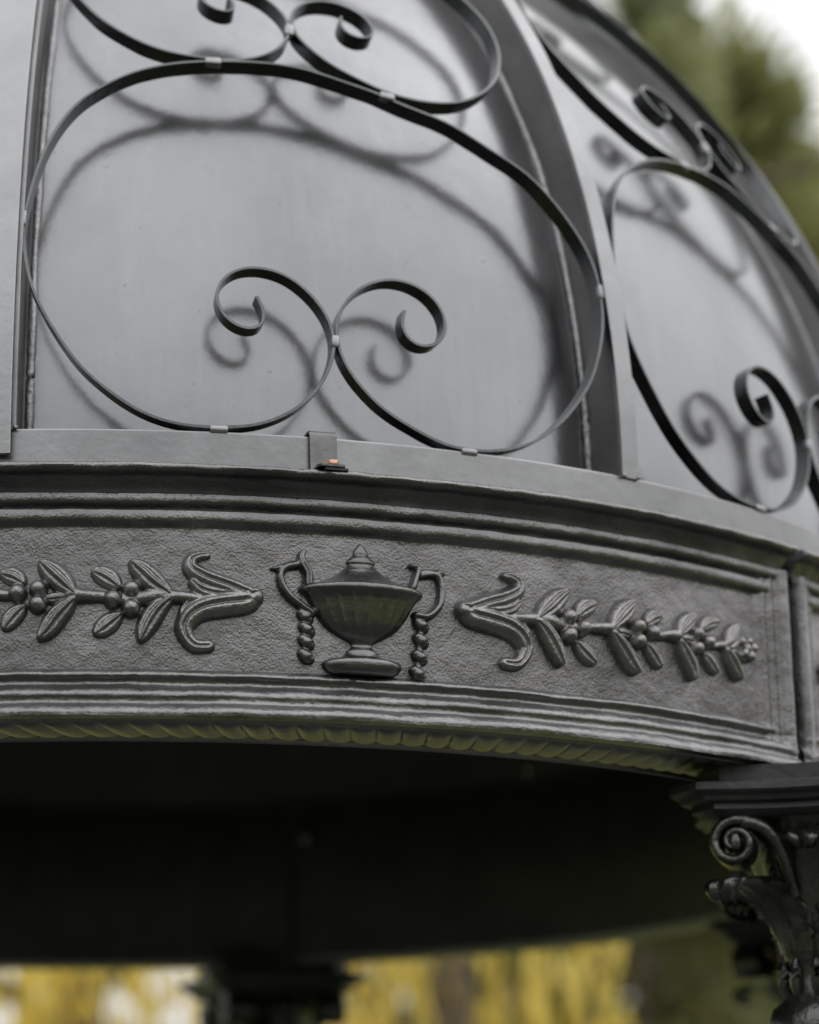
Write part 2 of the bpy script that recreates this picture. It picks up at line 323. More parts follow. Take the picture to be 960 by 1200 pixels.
g.stroke([(160,4)]+D['up_petal'], [13,14.5,15,14.5,13.5,11.5,9.5,7.5,5.5], [15,15,14,14,13,12,11,10,9], 'petal')
g.ball(158, 1, 11.5, 15); g.ball(171, 0, 13, 14)
g.smooth(3)
g.h = np.where(g.h > -1, g.h*1.25, g.h)
g.build('garland', M_orn, panel); g.build('garland', M_orn, panel, flip=True)
M_urn = paint('urn_paint', (.15,.146,.146), (.21,.204,.204), .97, .30, .06, [(45, .0014, 3.0), (300, .0004, 3.0)], tone=12)
q = Relief(-125, 145, -103, 92)
for P, sgn in ((D['hL'], -1), (D['hR'], 1)): q.stroke(P, [6.5,6.5,6.5,6.5,6,6,6,5.5], [13,14,14,13,12,11,10,9])
q.stroke(D['spkL'], [2.5, 5], 8); q.stroke(D['spkR'], [2.5, 5], 8)
q.stroke(D['spL'][::-1]+[(-68,68)], [8,8,7.5,6,4], [16,15,13,11,9], 'petal'); q.stroke(D['spR'], [6,5.5,5,4], [14,13,12,10])
q.stroke([(-75,52),(-80,50),(-90,48),(-105,43)], [6,6,5,4], 9); q.stroke([(95,48),(105,51),(118,51),(128,52)], [5,5,5,4], 9)
for Q, dx in ((D['tL'], 0), (D['tR'], 0)):
    q.stroke([Q[0], Q[-1]], 5.5, 8)
    for (u, v) in Q:
        q.stroke([(u-5, v+5), (u+1, v), (u+5, v-3)], [7.5, 9.5, 7.5], [11, 14, 11])
q.lathe(11.5, [(85,0),(83.5,3),(79,6.5),(73,10.5),(70,11.5),(68,10.8),(66,13),(62,17.5),(58,20.5),(55.5,20.5),(53.5,18.8),(51,20.5),(48,23.5),(45,27.5),(42,31),(35,42),(29,55),(25,66),(22,77),(20.8,82),
                (20,84.5),(18,87),(14.5,87.5),(11.5,85),(10,82),(4,77),(-4,71.5),(-12,67.5),(-20,62.5),(-30,55),(-36,49),(-41,42),(-46,33),(-50,25),(-53,19),(-55,16),(-57,15),(-60,15.5),(-63,19),(-65,21.5),(-69,24),(-73,28),(-75,31),(-76,34),
                (-77,44),(-78,49),(-80.5,53.5),(-84,56),(-88,55.5),(-92,52.5),(-96,47),(-99,40),(-100,0)], .50, (-50, 9, 11))
q.smooth(2)
q.build('urn', M_urn, panel)
panel.rotation_euler.z = TH+R(.35)
for k in range(1, 6): copy_tree(panel, gaz, R(60)*k)

# backing ring behind the joints, top deck, inner beam bolts
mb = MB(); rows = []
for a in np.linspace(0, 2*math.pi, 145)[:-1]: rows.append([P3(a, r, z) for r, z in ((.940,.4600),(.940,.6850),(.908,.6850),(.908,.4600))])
mb.grid(rows, cu=True, cv=True); mb.build('ring_core', M_inner_shade, gaz, auto=40)

# ------------------------------------------------------------------ dome
A_, Z0, H_ = .973, .74, 1.0
_t = np.linspace(0, math.pi/2, 3000); _r = A_*np.cos(_t); _z = Z0+H_*np.sin(_t)
_m = np.concatenate([[0], np.cumsum(np.hypot(np.diff(_r), np.diff(_z)))])
def dome(az, m, off=0.0):            # off = distance (ring units) outward from the scroll surface
    if m < 0: r, z, n = A_, Z0+m, (1, 0)
    else:
        t = float(np.interp(m, _m, _t)); r, z = A_*math.cos(t), Z0+H_*math.sin(t); nx, nz = math.cos(t)/A_, math.sin(t)/H_; l = math.hypot(nx, nz); n = (nx/l, nz/l)
    return Vector(P3(az, r+n[0]*off, z+n[1]*off))
def bay_ribbon(mbd, path, depth=.0162, th=.0030, wob=0):    # path of (degrees, m)
    Q = spline([(a/57.3*.95, m) for a, m in path], .003)
    for _ in range(24):
        G = Q.copy(); G[1:-1] = .25*Q[:-2]+.5*Q[1:-1]+.25*Q[2:]; Q = G
    Q = Q[::2]; Q[:, 0] *= 57.3/.95
    T = len(Q); c = []
    for i in range(T):
        a, m = Q[i]; p = dome(R(a), m); p2 = dome(R(a), m, -.02); nrm = (p-p2).normalized()
        q0 = Q[max(i-1,0)]; q1 = Q[min(i+1,T-1)]; t = (dome(R(q1[0]), q1[1])-dome(R(q0[0]), q0[1])).normalized(); b = t.cross(nrm).normalized()
        w = th*S/2*(1+.12*noise.noise(Vector((i*.11, a, 1)))); d = depth*S*(1+.03*noise.noise(Vector((i*.05, a, 4)))); e = .0006
        c.append([p+b*(w-e), p+b*w-nrm*e, p+b*w-nrm*d, p-b*w-nrm*d, p-b*w-nrm*e, p-b*(w-e)])
    for j in range(6): mbd.grid([[tuple(x[j]), tuple(x[(j+1)%6])] for x in c])
    mbd.poly([tuple(x) for x in c[0]][::-1]); mbd.poly([tuple(x) for x in c[-1]])
def collar(mbd, a, m, ang, ln=.0085, w=.0052):
    ln *= .88; w *= .9
    p = dome(R(a), m); nrm = (p-dome(R(a), m, -.02)).normalized()
    e = (dome(R(a+.2), m)-dome(R(a-.2), m)).normalized(); up = nrm.cross(e); ax = e*math.cos(ang)+up*math.sin(ang); bx = nrm.cross(ax)
    rows = []
    for s_ in (-1, -.8, 0, .8, 1):
        k = .82 if abs(s_) == 1 else 1+.06*random.uniform(-1, 1); rr = []
        for q in range(12):
            an = 2*math.pi*q/12; x = math.copysign(abs(math.cos(an))**.5, math.cos(an))*w*S*k; y = math.copysign(abs(math.sin(an))**.5, math.sin(an))*(.0160/2+.0012)*S*k
            rr.append(tuple(p+ax*(s_*ln*S)+bx*x+nrm*(y*.42-.0024*S)))
        rows.append(rr)
    mbd.grid(rows, cv=True); mbd.poly(rows[0]); mbd.poly(rows[-1][::-1])
T2 = [(-1+.9*a, .387+.77*(m+.0115)-.0017*(.9*a)) for a, m in T1]
T3 = [(-.3+.86*a, .712+.60*(m+.0115)) for a, m in T1]
bays = []
for path, dpt in ((T1, .0162), (T2, .0162), (T3, .0162)):
    mb = MB(); bay_ribbon(mb, path, dpt); bays.append(mb.build('scroll', M_bar, gaz, auto=35))
CO = [[(-6.9,-.0125,0,.009,.0042),(7.2,-.0150,0,.009,.0042),(-.45,.080,R(88),.0065,.0046),(-17.62,.196,R(88),.0085,.0040),(17.12,.178,R(88),.0085,.0040)],
      [(-6.7,.3945,0,.0085,.0050),(4.3,.3725,-R(8),.0085,.0050),(-1.5,.452,R(80),.0085,.0055)], [(-6,.706,0,.008,.005),(5.5,.706,0,.008,.005),(-.7,.766,R(88),.008,.005)]]
for b_, cs in zip(bays, CO):
    for c_ in cs:
        mb = MB(); collar(mb, *c_); mb.build('collar', M_rail, b_, auto=50)
for b_ in bays: b_.rotation_euler.z = DB
for k in range(1, 10):
    for b_ in bays:
        c = b_.copy(); COL.objects.link(c); c.parent = gaz; c.rotation_euler.z = DB+R(36)*k
        if k in (1, 9, 2):
            for ch in list(b_.children): d = ch.copy(); COL.objects.link(d); d.parent = c
# ribs between the bays
MT = 1.47
def rib_build():
    a0 = R(17.85); n = 90; c = []; c2 = []
    for i in range(n):
        m = -.0165+(MT+.0165)*i/(n-1); p = dome(a0, m); nr = (p-dome(a0, m, -.02)).normalized(); e = Vector((math.cos(a0), math.sin(a0), 0))
        def q(u, w): return tuple(p+e*u+nr*w)
        hw = .0155; ww = .0125; f = .0045
        hw *= min(1, .35+.65*(MT-m)/.6+.0) if m > MT-.6 else 1; ww = min(ww, hw*.8)
        dd = -.0745
        c.append([q(-hw+.001,f), q(-hw,f-.001), q(-hw,-.004), q(hw,-.004), q(hw,f-.001), q(hw-.001,f)])
        c2.append([q(-ww,-.0042), q(-ww,dd), q(ww,dd), q(ww,-.0042)])
    mb = MB(); o = None
    for cc, nm, mt in ((c, 'rib', M_rail), (c2, 'web', M_web)):
        mb = MB(); k = len(cc[0])
        for j in range(k): mb.grid([[x[j], x[(j+1)%k]] for x in cc])
        mb.poly(cc[0][::-1]); mb.poly(cc[-1]); o2 = mb.build(nm, mt, o or gaz, auto=35); o = o or o2
    return o
rib = rib_build(); rib.rotation_euler.z = DB
# weld lump at the foot of each rib
mb = MB()
for da, dm in ((-.5, -.0148), (.58, -.0146)):
    p = dome(R(17.85+da), dm, .003); mb.lathe([(0,-.003),(.003,-.0025),(.004,0),(.003,.0025),(0,.003)], tuple(p), 10)
mb.build('weld', M_weld, rib, auto=80)
for k in range(1, 10): copy_tree(rib, gaz, R(36)*k)
# sheet behind the scrolls
def rs(m, off): return off
mb = MB(); a1 = R(17.9)
for off in (-.0492, -.0517):
    rows = [[tuple(dome(a, m, off+.0016*math.sin(a*9+2)*math.sin(m*7+1))) for a in np.linspace(-a1, a1, 40)] for m in np.linspace(-.05, MT+.06, 70)]
    mb.grid(rows)
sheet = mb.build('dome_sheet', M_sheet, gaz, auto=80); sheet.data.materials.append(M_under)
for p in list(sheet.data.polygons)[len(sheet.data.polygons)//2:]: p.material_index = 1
for sgn in (-1, 1):
    pts = []; rad = []
    for i in range(260):
        m = -.03+(MT-.1)*i/259; a = sgn*(a1-R(.66)/max(.25, math.cos(m)))
        gap = noise.noise(Vector((i*.06, sgn*3, 0)))
        pts.append(dome(a+R(.05)*gap, m, -.0475)); rad.append(.0058*(1+.18*noise.noise(Vector((i*.45, sgn, 2)))+.45*gap))
    mb = MB(); mb.tube(pts, rad, 8); mb.build('weld_bead', M_weld, sheet, auto=80)
sheet.rotation_euler.z = DB
for k in range(1, 10): copy_tree(sheet, gaz, R(36)*k)
# bottom rail
mb = MB(); rows = []
for a in np.linspace(0, 2*math.pi, 241)[:-1]:
    w = .0006*noise.noise(Vector((math.cos(a)*9, math.sin(a)*9, 0)))
    rows.append([P3(a, r+w, z) for r, z in ((.956,.683),(.972,.683),(.9728,.6845),(.9728,.7235),(.972,.7250),(.957,.7250),(.956,.7235))])
mb.grid(rows, cu=True, cv=True); rail = mb.build('bottom_rail', M_rail, gaz, auto=12)
# inner ledge between the rail and the sheet
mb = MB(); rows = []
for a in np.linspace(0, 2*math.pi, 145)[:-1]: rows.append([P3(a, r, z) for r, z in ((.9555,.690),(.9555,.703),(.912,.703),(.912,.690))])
mb.grid(rows, cu=True, cv=True); mb.build('ledge', M_inner_shade, gaz, auto=30)
# wide flat cover strip over the rib at the left of the front bay
mb = MB(); c = []
for i in range(80):
    m = -.041+(1.1)*i/79
    rr = []
    for a, o in ((-17.78,.0072),(-17.74,.0110),(-17.80,.0118),(-23.0,.0118),(-23.05,.0108),(-23.05,.0072)):
        rr.append(tuple(dome(R(a), m, o)))
    c.append(rr)
for j in range(6): mb.grid([[x[j], x[(j+1)%6]] for x in c])
mb.poly(c[0][::-1]); mb.poly(c[-1]); cs = mb.build('cover_strip', M_strip, gaz, auto=30); cs.rotation_euler.z = DB
tag(cs, 'wide flat grey strip at the left edge of the dome')
# hold-down straps with their bolts
def strap_build():
    pth = [(.9560,.7195),(.9560,.7275),(.9568,.7292),(.9590,.7300),(.9700,.7300),(.9745,.7288),(.9765,.7262),(.9768,.722),(.9772,.700),(.9785,.6925),(.9815,.6900),(.990,.6897),(1.0075,.6890)]
    Q = spline(pth, .0015); mb = MB(); a0, a1 = R(-2.04), R(-.56); c = []
    for i in range(len(Q)):
        q0, q1 = Q[max(i-1,0)], Q[min(i+1,len(Q)-1)]; t = q1-q0; t /= np.hypot(*t); n = np.array([t[1], -t[0]])*-.00105
        lean = (Q[i][1]-.69)*.10
        k = 1 if i < len(Q)-4 else 1-.06*(i-len(Q)+4)
        am = (a0+a1)/2; h_ = (a1-a0)/2*k
        c.append([P3(am-h_-lean*.15, Q[i][0]+n[0], Q[i][1]+n[1]), P3(am+h_-lean*.15, Q[i][0]+n[0], Q[i][1]+n[1]), P3(am+h_-lean*.15, Q[i][0]-n[0], Q[i][1]-n[1]), P3(am-h_-lean*.15, Q[i][0]-n[0], Q[i][1]-n[1])])
    for j in range(4): mb.grid([[x[j], x[(j+1)%4]] for x in c])
    mb.poly(c[0][::-1]); mb.poly(c[-1]); st = mb.build('strap', M_strap, gaz, auto=40)
    p = P3(R(-1.15), .9945, .6912); mb = MB()
    mb.lathe([(0,-.001),(.0105,-.001),(.0108,.0),(.0106,.0013),(0,.0014)], p, 24)
    hx = lambda r, z, an: r/max(.866, math.cos((an % (math.pi/3))-math.pi/6))*.95 if r > 0 else 0
    mb.lathe([(.0066,.0014),(.0068,.0020),(.0092,.0022),(.0096,.0028),(.0096,.0068),(.0090,.0078),(.0060,.0084),(0,.0085)], p, 36, hx)
    mb.build('bolt', M_brass, st, auto=30)
    p = P3(R(-1.05), 1.0030, .6862); mb = MB()
    mb.box(p, (.016, 0, 0), (0, .004, 0), (0, 0, .0016)); mb.build('dark_block', M_inner_shade, st)  # dark block under the strap's foot
    return st
strap = strap_build(); strap.rotation_euler.z = DB
for k in range(1, 6): copy_tree(strap, gaz, R(60)*k)
# crown and finial on top of the dome
top = dome(0, MT); zt_ = top.z; mb = MB()
mb.lathe([(.17,-.03),(.18,0),(.17,.03),(.12,.05),(.07,.07),(.05,.11),(.06,.14),(.11,.19),(.13,.25),(.11,.31),(.06,.36),(.035,.40),(.05,.43),(.05,.46),(.02,.50),(.012,.62),(0,.66)], (0,0,zt_), 32)
mb.build('finial', M_cast, gaz)
# ------------------------------------------------------------------ columns
def column_build():
    base = Vector((0, -.985*S, 0)); zc = zb*S+ZB-.012; RHO = R(27); cr_, sr_ = math.cos(RHO), math.sin(RHO)
    def L(x, y, z): return (base.x+x*cr_+y*sr_, base.y-y*cr_+x*sr_, z)      # y = outward, x = along the ring
    mb = MB(); s0 = base
    fl = lambda r, z, a: r*(1-.035*abs(math.sin(a*8))) if .56 < z < zc-.42 else r
    mb.lathe([(.062,.50),(.066,.52),(.060,.56),(.0585,.80),(.057,1.2),(.055,zc-.42),(.058,zc-.40),(.070,zc-.385),(.077,zc-.365),(.077,zc-.345),(.070,zc-.328),(.056,zc-.318),(.046,zc-.305),(.043,zc-.28),(.048,zc-.262),(.052,zc-.25)], L(0,0,0), 64, fl)
    for k in range(10):
        a = k*math.pi/5; mb.tube([L((.050+.004*math.sin(t*3))*math.cos(a), (.050+.004*math.sin(t*3))*math.sin(a), zc-.315+.055*t) for t in (0,.25,.5,.75,1)], [.003,.008,.009,.009,.004], 8)
    col = mb.build('column', M_capit, gaz, auto=50)
    mb = MB()
    mb.lathe([(0,0),(.15,0),(.15,.05),(.14,.06),(.125,.08),(.13,.11),(.12,.13),(.09,.15),(.085,.40),(.09,.42),(.095,.45),(.08,.48),(.062,.50)], L(0,0,0), 40); mb.build('base', M_capit, col, auto=40)
    mb = MB()
    def plate(a, cut, rad):
        pts = []; cor = [(a, -a+cut), (a, a-cut), (a-cut, a), (-a+cut, a), (-a, a-cut), (-a, -a+cut), (-a+cut, -a), (a-cut, -a)]
        for i in range(8):
            p, q_ = Vector(cor[i]), Vector(cor[(i+1)%8]); m = 12 if i % 2 == 0 else 1
            for k in range(m):
                x = p.lerp(q_, k/m)
                if i % 2 == 0: n_ = ((p+q_)/2).normalized(); x = x-n_*(a*rad*math.sin(math.pi*k/m))
                pts.append(x)
        return pts
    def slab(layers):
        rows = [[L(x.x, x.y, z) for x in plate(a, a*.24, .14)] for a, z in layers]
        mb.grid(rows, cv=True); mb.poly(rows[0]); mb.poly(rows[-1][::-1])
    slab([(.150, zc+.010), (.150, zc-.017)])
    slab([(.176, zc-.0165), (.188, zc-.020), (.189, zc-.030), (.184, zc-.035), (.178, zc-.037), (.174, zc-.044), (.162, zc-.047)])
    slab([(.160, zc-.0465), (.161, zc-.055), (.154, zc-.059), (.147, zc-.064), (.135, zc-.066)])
    mb.build('abacus', M_inner_shade, col, auto=40); mb = MB()  # shade under the ring is put into the abacus's dark colour
    mb.lathe([(.120,zc-.064),(.112,zc-.072),(.092,zc-.10),(.075,zc-.16),(.060,zc-.21),(.052,zc-.25)], L(0,0,0), 64, lambda r, z, a: r*(1+.06*abs(math.sin(a*6))**.7))
    mb.build('capital', M_capit, col, auto=40)
    for k in (0, 2):
        an = k*math.pi/2; n_ = Vector((math.cos(an), math.sin(an)))
        for sg in (-1, 1):
            t_ = Vector((-n_.y, n_.x))*sg; c0 = n_*.132+t_*.098; cz = zc-.101; mb = MB()
            # flat-faced scroll band winding into a boss
            rows = []
            for i in range(96):
                t = i/95; th_ = math.pi*.62-t*2*math.pi*1.55; rr = .0275*(1-t)**.9+.0065; w = .0085*(1-.45*t); row = []
                for (dr, dn) in ((-1,-4),(-1,.25),(-.75,.6),(-.2,.75),(.4,.72),(.85,.5),(1,.1),(1,-4)):
                    r_ = rr+dr*w; q_ = c0+t_*(-r_*math.cos(th_)*-1)*-1*-1+n_*(dn*.014+.004*t); row.append(L(q_.x, q_.y, cz+r_*math.sin(th_)))
                rows.append(row)
            mb.grid(rows, cv=True); mb.poly(rows[0]); mb.poly(rows[-1][::-1])
            q_ = c0+n_*.006; mb.lathe([(0,-.012),(.008,-.010),(.0115,0),(.008,.010),(0,.012)], L(q_.x, q_.y, cz), 16)
            pts = [c0-t_*.012+n_*.0, c0-t_*.040-n_*.004, c0-t_*.062-n_*.018, c0-t_*.078-n_*.040]; zz_ = [cz+.031, cz+.020, cz-.012, cz-.075]
            Q = spline([(*L(p.x, p.y, z),) for p, z in zip(pts, zz_)], .006); mb.tube([tuple(x) for x in Q], list(np.linspace(.0125, .005, len(Q))), 10)
            mb.build('volute', M_capit, col, auto=50)
    def leaf(an, r_tip, z_base, z_top, W, curl, r0=.050):
        d = Vector((math.cos(an), math.sin(an))); tn = Vector((-d.y, d.x)); rows = []; m = 15
        for i in range(34):
            t = i/33
            if t < .8: s_ = t/.8; rr = r0+(r_tip-r0)*(.35*s_+.65*s_**2.4); z = z_base+(z_top-z_base)*math.sin(s_*math.pi/2*.97)
            else: s_ = (t-.8)/.2; rr = r_tip+curl*math.sin(s_*math.pi*.9)*.9; z = z_top-curl*1.1*(1-math.cos(s_*math.pi*.9))*.75
            w = W*(.42+.6*math.sin(min(1, t*1.05)**.8*math.pi*.80))*(1-.55*max(0, t-.85)/.15); row = []
            for j in range(m):
                c = -1+2*j/(m-1); lob = 1+.13*math.cos(t*math.pi*11)*abs(c)**1.5; bow = -.26*W*c*c; rib_ = .006*math.exp(-(c/.15)**2)+.0035*math.cos(c*11)
                q_ = d*(rr+bow+rib_*(1-.3*t))+tn*(w*c*lob); row.append(L(q_.x, q_.y, z+.004*math.cos(c*11+t*8)*abs(c)))
            rows.append(row)
        dd = Vector(L(d.x*.006, d.y*.006, 0))-base
        mb = MB(); rows2 = [[tuple(Vector(p)-dd) for p in row] for row in rows]; n = len(rows)
        loop = [a_+b_[::-1] for a_, b_ in zip(rows, rows2)]; mb.grid(loop, cv=True); mb.poly(loop[0]); mb.poly(loop[-1][::-1])
        mb.build('acanthus_leaf', M_capit, col, auto=60)
    for k in range(4): leaf(math.pi/4+k*math.pi/2, .170, zc-.258, zc-.150, .050, .020)
    for k in range(4): leaf(k*math.pi/2, .118, zc-.258, zc-.085, .048, .016)
    return col
col = column_build()
def spin(o, rz):
    o.rotation_euler.z = rz
spin(col, TH+R(31.2))
for k, da in ((1, 2.3), (2, 2.3), (3, -1.2), (4, -1.2), (5, -1.2)):
    copy_tree(col, gaz, R(60*k+da))
# bolts and a drop on the inside of the far ring beam
for az_, z_ in ((161.2, .643),):
    mb = MB(); p = P3(R(az_), RIN-.006, z_); mb.lathe([(0,-.017),(.010,-.014),(.016,-.004),(.0165,.004),(.010,.014),(0,.017)], p, 18); mb.build('bolt', M_weld, gaz, auto=80)
# ================================================================== setting and trees
def leafmat(name, c1, c2, tr=.35, rough=.5):
    m, nt, b = new_mat(name); L = nt.links.new
    oi = N(nt, 'ShaderNodeTexCoord'); n1 = N(nt, 'ShaderNodeTexNoise', Scale=1.1, Detail=4.0); L(oi.outputs['Object'], n1.inputs['Vector'])
    r1 = ramp(nt, n1.outputs['Fac'], [(.35, c1), (.65, c2)]); L(r1.outputs['Color'], b.inputs['Base Color']); b.inputs['Roughness'].default_value = rough
    t = N(nt, 'ShaderNodeBsdfTranslucent'); L(r1.outputs['Color'], t.inputs['Color'])
    mx = N(nt, 'ShaderNodeMixShader'); mx.inputs[0].default_value = tr; L(b.outputs[0], mx.inputs[1]); L(t.outputs[0], mx.inputs[2])
    L(mx.outputs[0], nt.nodes['Material Output'].inputs['Surface']); return m
M_willow = leafmat('willow_leaves', (.76,.57,.09), (.88,.73,.22), .6)
M_olive = leafmat('olive_leaves', (.22,.25,.12), (.33,.34,.17), .5)
M_green = leafmat('green_leaves', (.10,.12,.04), (.19,.17,.06), .45)
M_olive2 = leafmat('yellow_olive_leaves', (.24,.26,.11), (.36,.36,.15), .5)
M_added_wood = leafmat('added_wood_leaves', (.045,.055,.025), (.085,.09,.04), .3)
M_bark = paint('bark', (.10,.08,.06), (.16,.13,.10), 0, .85, .05, [(30, .02, 4.0)], tone=5)
M_grass, nt, b = new_mat('lawn'); tc = N(nt, 'ShaderNodeTexCoord'); n1 = N(nt, 'ShaderNodeTexNoise', Scale=.7, Detail=8.0); nt.links.new(tc.outputs['Object'], n1.inputs['Vector'])
r1 = ramp(nt, n1.outputs['Fac'], [(.3, (.14,.17,.028)), (.7, (.22,.25,.042))]); nt.links.new(r1.outputs['Color'], b.inputs['Base Color']); b.inputs['Roughness'].default_value = .9
M_stone = paint('unseen_paving_stone', (.026,.026,.025), (.042,.042,.040), 0, .8, .05, [(40, .006, 4.0)], tone=5)
mb = MB(); mb.grid([[(x, y, 0) for y in np.linspace(-150, 250, 21)] for x in np.linspace(-200, 200, 21)]); gr = mb.build('ground', M_grass); tag(gr, kind='structure')
mb = MB(); mb.lathe([(0,.0),(6.8,.0),(6.8,.03),(6.78,.04),(0,.04)], (0,0,.004), 64); o_ = -2.4; mb.v = [(x, y+o_, z) for x, y, z in mb.v]; pv = mb.build('unseen_paving', M_stone, auto=30); tag(pv, kind='structure')  # paving out of view, widened and darkened for what the paint reflects

def leaves(name, P, Dn, size, mat, parent, asp=.5):       # P centres, Dn long directions
    n = len(P); Dn = Dn/np.linalg.norm(Dn, axis=1, keepdims=True); q = rng.normal(size=(n, 3)); w = np.cross(Dn, q); w /= np.linalg.norm(w, axis=1, keepdims=True)
    s = size*(.6+.8*rng.random((n, 1))); a = Dn*s; b_ = w*s*asp
    V = np.stack([P-a, P+b_, P+a, P-b_], 1).reshape(-1, 3); F = np.arange(n*4).reshape(n, 4)
    return mesh(name, V, F, mat, parent, smooth=False)
def trunk(h, r, lean, limbs, mat, parent, seed):
    rs_ = random.Random(seed); mb = MB(); pts = [(lean*math.sin(i*.5)*.3, lean*i/8*.6, h*i/8-.05) for i in range(9)]; mb.tube(pts, [r*(1.25 if i == 0 else 1-.085*i) for i in range(9)], 12)
    for k in range(limbs):
        z = h*(.25+.7*k/limbs); a = k*2.4+rs_.random(); ln = (1-z/h*.55)*h*.28; j = min(7, int(z/h*8)); p = Vector(pts[j]); p.z = z
        q_ = [p+Vector((math.cos(a)*ln*t, math.sin(a)*ln*t, ln*(.75*t-.25*t*t))) for t in (0,.25,.5,.75,1)]; mb.tube([tuple(x) for x in q_], [r*.42*(1-.17*i)*(1-z/h*.5) for i in range(5)], 7)
    return mb.build('trunk', mat, parent, auto=60)
def tree(name, loc, h, w, label, mat, n=9000, seed=1, base=.12, leaf=.075, cat='tree', group=None, cone=.6, clumps=90, spread=.5):
    global rng; rng = np.random.default_rng(seed)
    e = bpy.data.objects.new(name, None); COL.objects.link(e); e.location = loc; tag(e, label, cat, group)
    trunk(h*.8, h*.022+.03, .4, 9, M_bark, e, seed)
    t = rng.random(clumps)**.9; z = h*(base+(1-base)*t); rad = w/2*np.clip(np.sin(np.pi*(.18+.82*t)**1.0)**.6*(1-cone*t), .05, 1)*(.45+.6*rng.random(clumps)**.6)
    a = rng.random(clumps)*2*np.pi; C = np.stack([rad*np.cos(a), rad*np.sin(a), z], 1); cr = (w*.13)*(.55+.7*rng.random(clumps))*(1-.35*t)
    k = rng.integers(0, clumps, n); d = rng.normal(size=(n, 3)); d /= np.linalg.norm(d, axis=1, keepdims=True); rr = rng.random((n, 1))**.45
    P = C[k]+d*cr[k][:, None]*rr*np.array([1, 1, .72])*(1+spread*rng.random((n, 1))*(rng.random((n, 1)) < .15))
    leaves('crown', P, d+np.array([0, 0, .2]), leaf, mat, e); return e
def willow(loc, h, w, label, n, seed, zmin=.5, group=None):
    global rng; rng = np.random.default_rng(seed)
    e = bpy.data.objects.new('willow_tree', None); COL.objects.link(e); e.location = loc; tag(e, label, 'tree', group)
    trunk(h*.85, .22, .5, 11, M_bark, e, seed)
    ns = n//60; a = rng.random(ns)*2*np.pi; r = w/2*np.sqrt(rng.random(ns))*(.85+.3*rng.random(ns)); zt2 = h*np.sqrt(np.clip(1-(r/(w/2*1.16))**2, .03, 1))*(.8+.2*rng.random(ns)); ze = zmin+rng.random(ns)**1.6*1.6
    k = np.repeat(np.arange(ns), 60); t = rng.random(len(k)); z = zt2[k]+(ze[k]-zt2[k])*t; sw = .25*np.sin(t*3+k)
    P = np.stack([(r[k]+sw*.3)*np.cos(a[k])+rng.normal(size=len(k))*.035, (r[k]+sw*.3)*np.sin(a[k])+rng.normal(size=len(k))*.035, z], 1)
    Dn = np.stack([rng.normal(size=len(k))*.25, rng.normal(size=len(k))*.25, -np.ones(len(k))], 1); P = P[P[:, 2] > .1]; Dn = Dn[:len(P)]
    leaves('crown', P, Dn, .075, M_willow, e, .26); return e
CAMP = Vector((0, -3.253*S, ZB))
def at(px, dist):           # a spot on the lawn in the direction of a column of the photo
    a = .1122+math.atan((px-480)/3117); return (dist*math.sin(a), CAMP.y+dist*math.cos(a), 0)
willow(at(60, 13.5), 6.0, 3.0, 'golden weeping willow seen under the ring at the left', 6500, 3, group='golden willows beyond the gazebo')
willow(at(505, 14.0), 5.6, 2.1, 'golden weeping willow seen under the middle of the ring', 3000, 5, group='golden willows beyond the gazebo')
tree('leafy_tree', at(648, 21), 18.5, 4.3, 'tall olive green tree rising behind the dome at the top of the picture', M_olive, 15000, 11, group='green trees behind the dome', leaf=.14, cone=.5, clumps=230)
tree('leafy_tree', at(886, 24), 12.8, 8.4, 'rounded olive green tree at the top right against the white sky', M_olive2, 21000, 12, group='green trees behind the dome', leaf=.14, cone=.88, clumps=260)
tree('bush', at(752, 16), 4.6, 4.2, 'dark green bush seen under the ring beside the right column', M_green, 9000, 13, base=.02, leaf=.07, cat='bush', cone=.3)

# foliage added out of view behind the camera, dark for the paint to reflect
rng = np.random.default_rng(40); nw = 52000; a = R(-118)+R(236)*rng.random(nw); rw = 15+5*rng.random(nw)
hw_ = 5.6+np.array([2.6*noise.noise(Vector((x*3.1, 0, 5)))+1.5*noise.noise(Vector((x*11, 0, 9))) for x in a]); zz = hw_*rng.random(nw)**.85
keep = np.array([noise.noise(Vector((x*16, z*.9, 3))) > -.22 for x, z in zip(a, zz)])
P = np.stack([rw*np.sin(a), -4-rw*np.cos(a), zz], 1)[keep]; wd = leaves('added_wood', P, rng.normal(size=P.shape), .22, M_added_wood, None, .7); tag(wd, 'dense dark green foliage added out of view for the paint to reflect', 'added_wood', kind='stuff')
# ================================================================== light, world, camera
w = bpy.data.worlds.new('World'); scn.world = w; w.use_nodes = True; nt = w.node_tree; bg = nt.nodes['Background']
sky = N(nt, 'ShaderNodeTexSky', sky_type='NISHITA', sun_disc=False); sky.sun_elevation = R(60); sky.sun_rotation = R(83); sky.air_density = 1.0; sky.dust_density = 6.0; sky.ozone_density = 1.0
hs = N(nt, 'ShaderNodeHueSaturation', Saturation=.12, Value=1.0); nt.links.new(sky.outputs[0], hs.inputs['Color'])
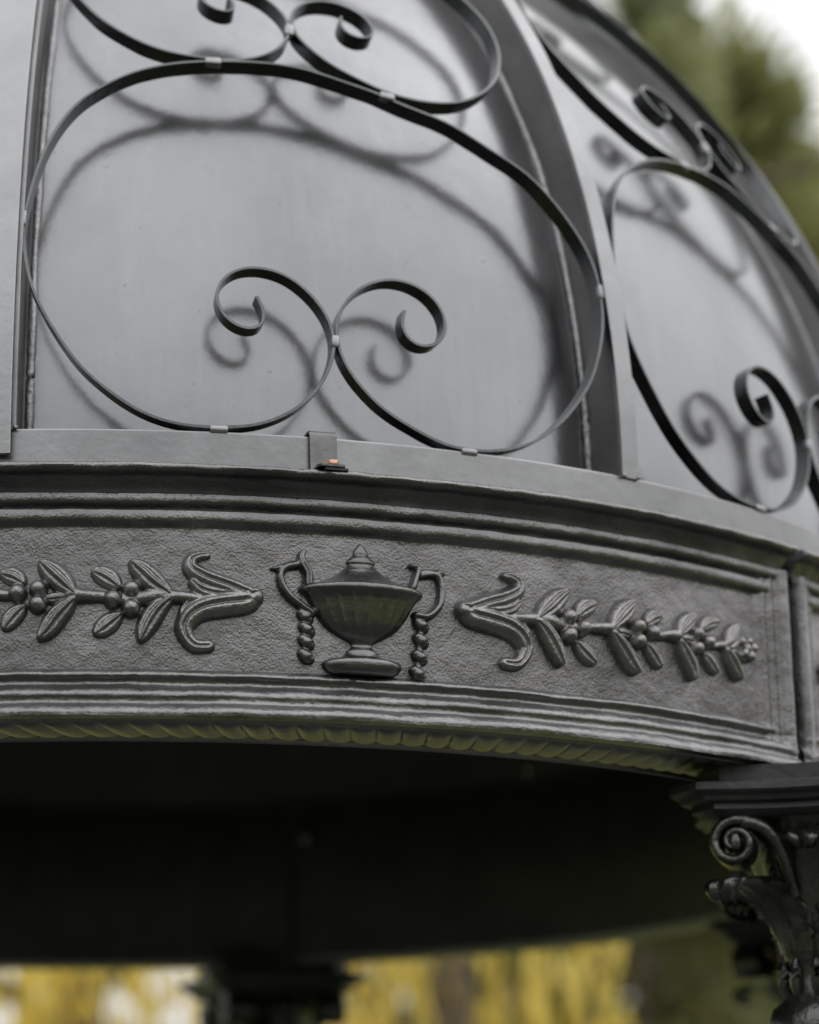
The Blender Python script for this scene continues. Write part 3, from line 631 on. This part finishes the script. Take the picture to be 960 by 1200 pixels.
# an even cloud cover, a little brighter overhead
mx = N(nt, 'ShaderNodeMix', data_type='RGBA'); mx.inputs[0].default_value = CLOUD; nt.links.new(hs.outputs[0], mx.inputs[6])
tc = N(nt, 'ShaderNodeTexCoord'); nz = N(nt, 'ShaderNodeTexNoise', Scale=2.2, Detail=5.0); nt.links.new(tc.outputs['Generated'], nz.inputs['Vector'])
rr = ramp(nt, nz.outputs['Fac'], [(.3, (.88,.895,.92)), (.7, (1,1,1))])
sp = N(nt, 'ShaderNodeSeparateXYZ'); nt.links.new(tc.outputs['Generated'], sp.inputs[0])
mr = N(nt, 'ShaderNodeMapRange'); mr.inputs['From Min'].default_value = 0; mr.inputs['From Max'].default_value = 1; mr.inputs['To Min'].default_value = 7.4; mr.inputs['To Max'].default_value = 13.5; nt.links.new(sp.outputs[2], mr.inputs['Value'])
gd = N(nt, 'ShaderNodeVectorMath', operation='DOT_PRODUCT'); nt.links.new(tc.outputs['Generated'], gd.inputs[0]); gd.inputs[1].default_value = (.78, .10, .62)
gr2 = N(nt, 'ShaderNodeMapRange'); gr2.interpolation_type = 'SMOOTHSTEP'; gr2.inputs['From Min'].default_value = .35; gr2.inputs['From Max'].default_value = 1.0; gr2.inputs['To Min'].default_value = .94; gr2.inputs['To Max'].default_value = .96; nt.links.new(gd.outputs['Value'], gr2.inputs['Value'])
mm = N(nt, 'ShaderNodeMath', operation='MULTIPLY'); nt.links.new(mr.outputs[0], mm.inputs[0]); nt.links.new(gr2.outputs[0], mm.inputs[1]); mr = mm
ml = N(nt, 'ShaderNodeVectorMath', operation='SCALE'); nt.links.new(rr.outputs['Color'], ml.inputs[0]); nt.links.new(mr.outputs[0], ml.inputs['Scale']); nt.links.new(ml.outputs[0], mx.inputs[7])
nt.links.new(mx.outputs[2], bg.inputs['Color']); bg.inputs['Strength'].default_value = .12
sun = bpy.data.lights.new('sun', 'SUN'); sun.energy = .5; sun.angle = R(150); sun.color = (1, .97, .93); so = bpy.data.objects.new('sun', sun); COL.objects.link(so)
az_s = R(83); el = R(60); dirv = Vector((math.sin(az_s)*math.cos(el), math.cos(az_s)*math.cos(el), math.sin(el))); so.rotation_euler = dirv.to_track_quat('Z', 'Y').to_euler()
cam = bpy.data.cameras.new('camera'); co = bpy.data.objects.new('camera', cam); COL.objects.link(co); scn.camera = co
yaw, pitch, roll = -.112237, .276474, -.018335
fw = Vector((-math.sin(yaw)*math.cos(pitch), math.cos(yaw)*math.cos(pitch), math.sin(pitch))); rt = Vector((math.cos(yaw), math.sin(yaw), 0)); up = rt.cross(fw)
r2 = rt*math.cos(roll)+up*math.sin(roll); u2 = -rt*math.sin(roll)+up*math.cos(roll)
co.matrix_world = Matrix(((r2.x, u2.x, -fw.x, CAMP.x), (r2.y, u2.y, -fw.y, CAMP.y), (r2.z, u2.z, -fw.z, CAMP.z), (0, 0, 0, 1)))
cam.sensor_fit = 'HORIZONTAL'; cam.sensor_width = 36; cam.lens = 3117.45/960*36; cam.clip_start = .05; cam.clip_end = 600
cam.dof.use_dof = True
tgt = Vector(P3(TH, 1.0, .57)); cam.dof.focus_distance = (tgt-CAMP).dot(fw); cam.dof.aperture_fstop = 2.5
scn.render.resolution_x = 819; scn.render.resolution_y = 1024
scn.view_settings.view_transform = 'Standard'; scn.view_settings.look = 'None'; scn.view_settings.gamma = 1; scn.view_settings.exposure = .25
scn.render.engine = 'CYCLES'
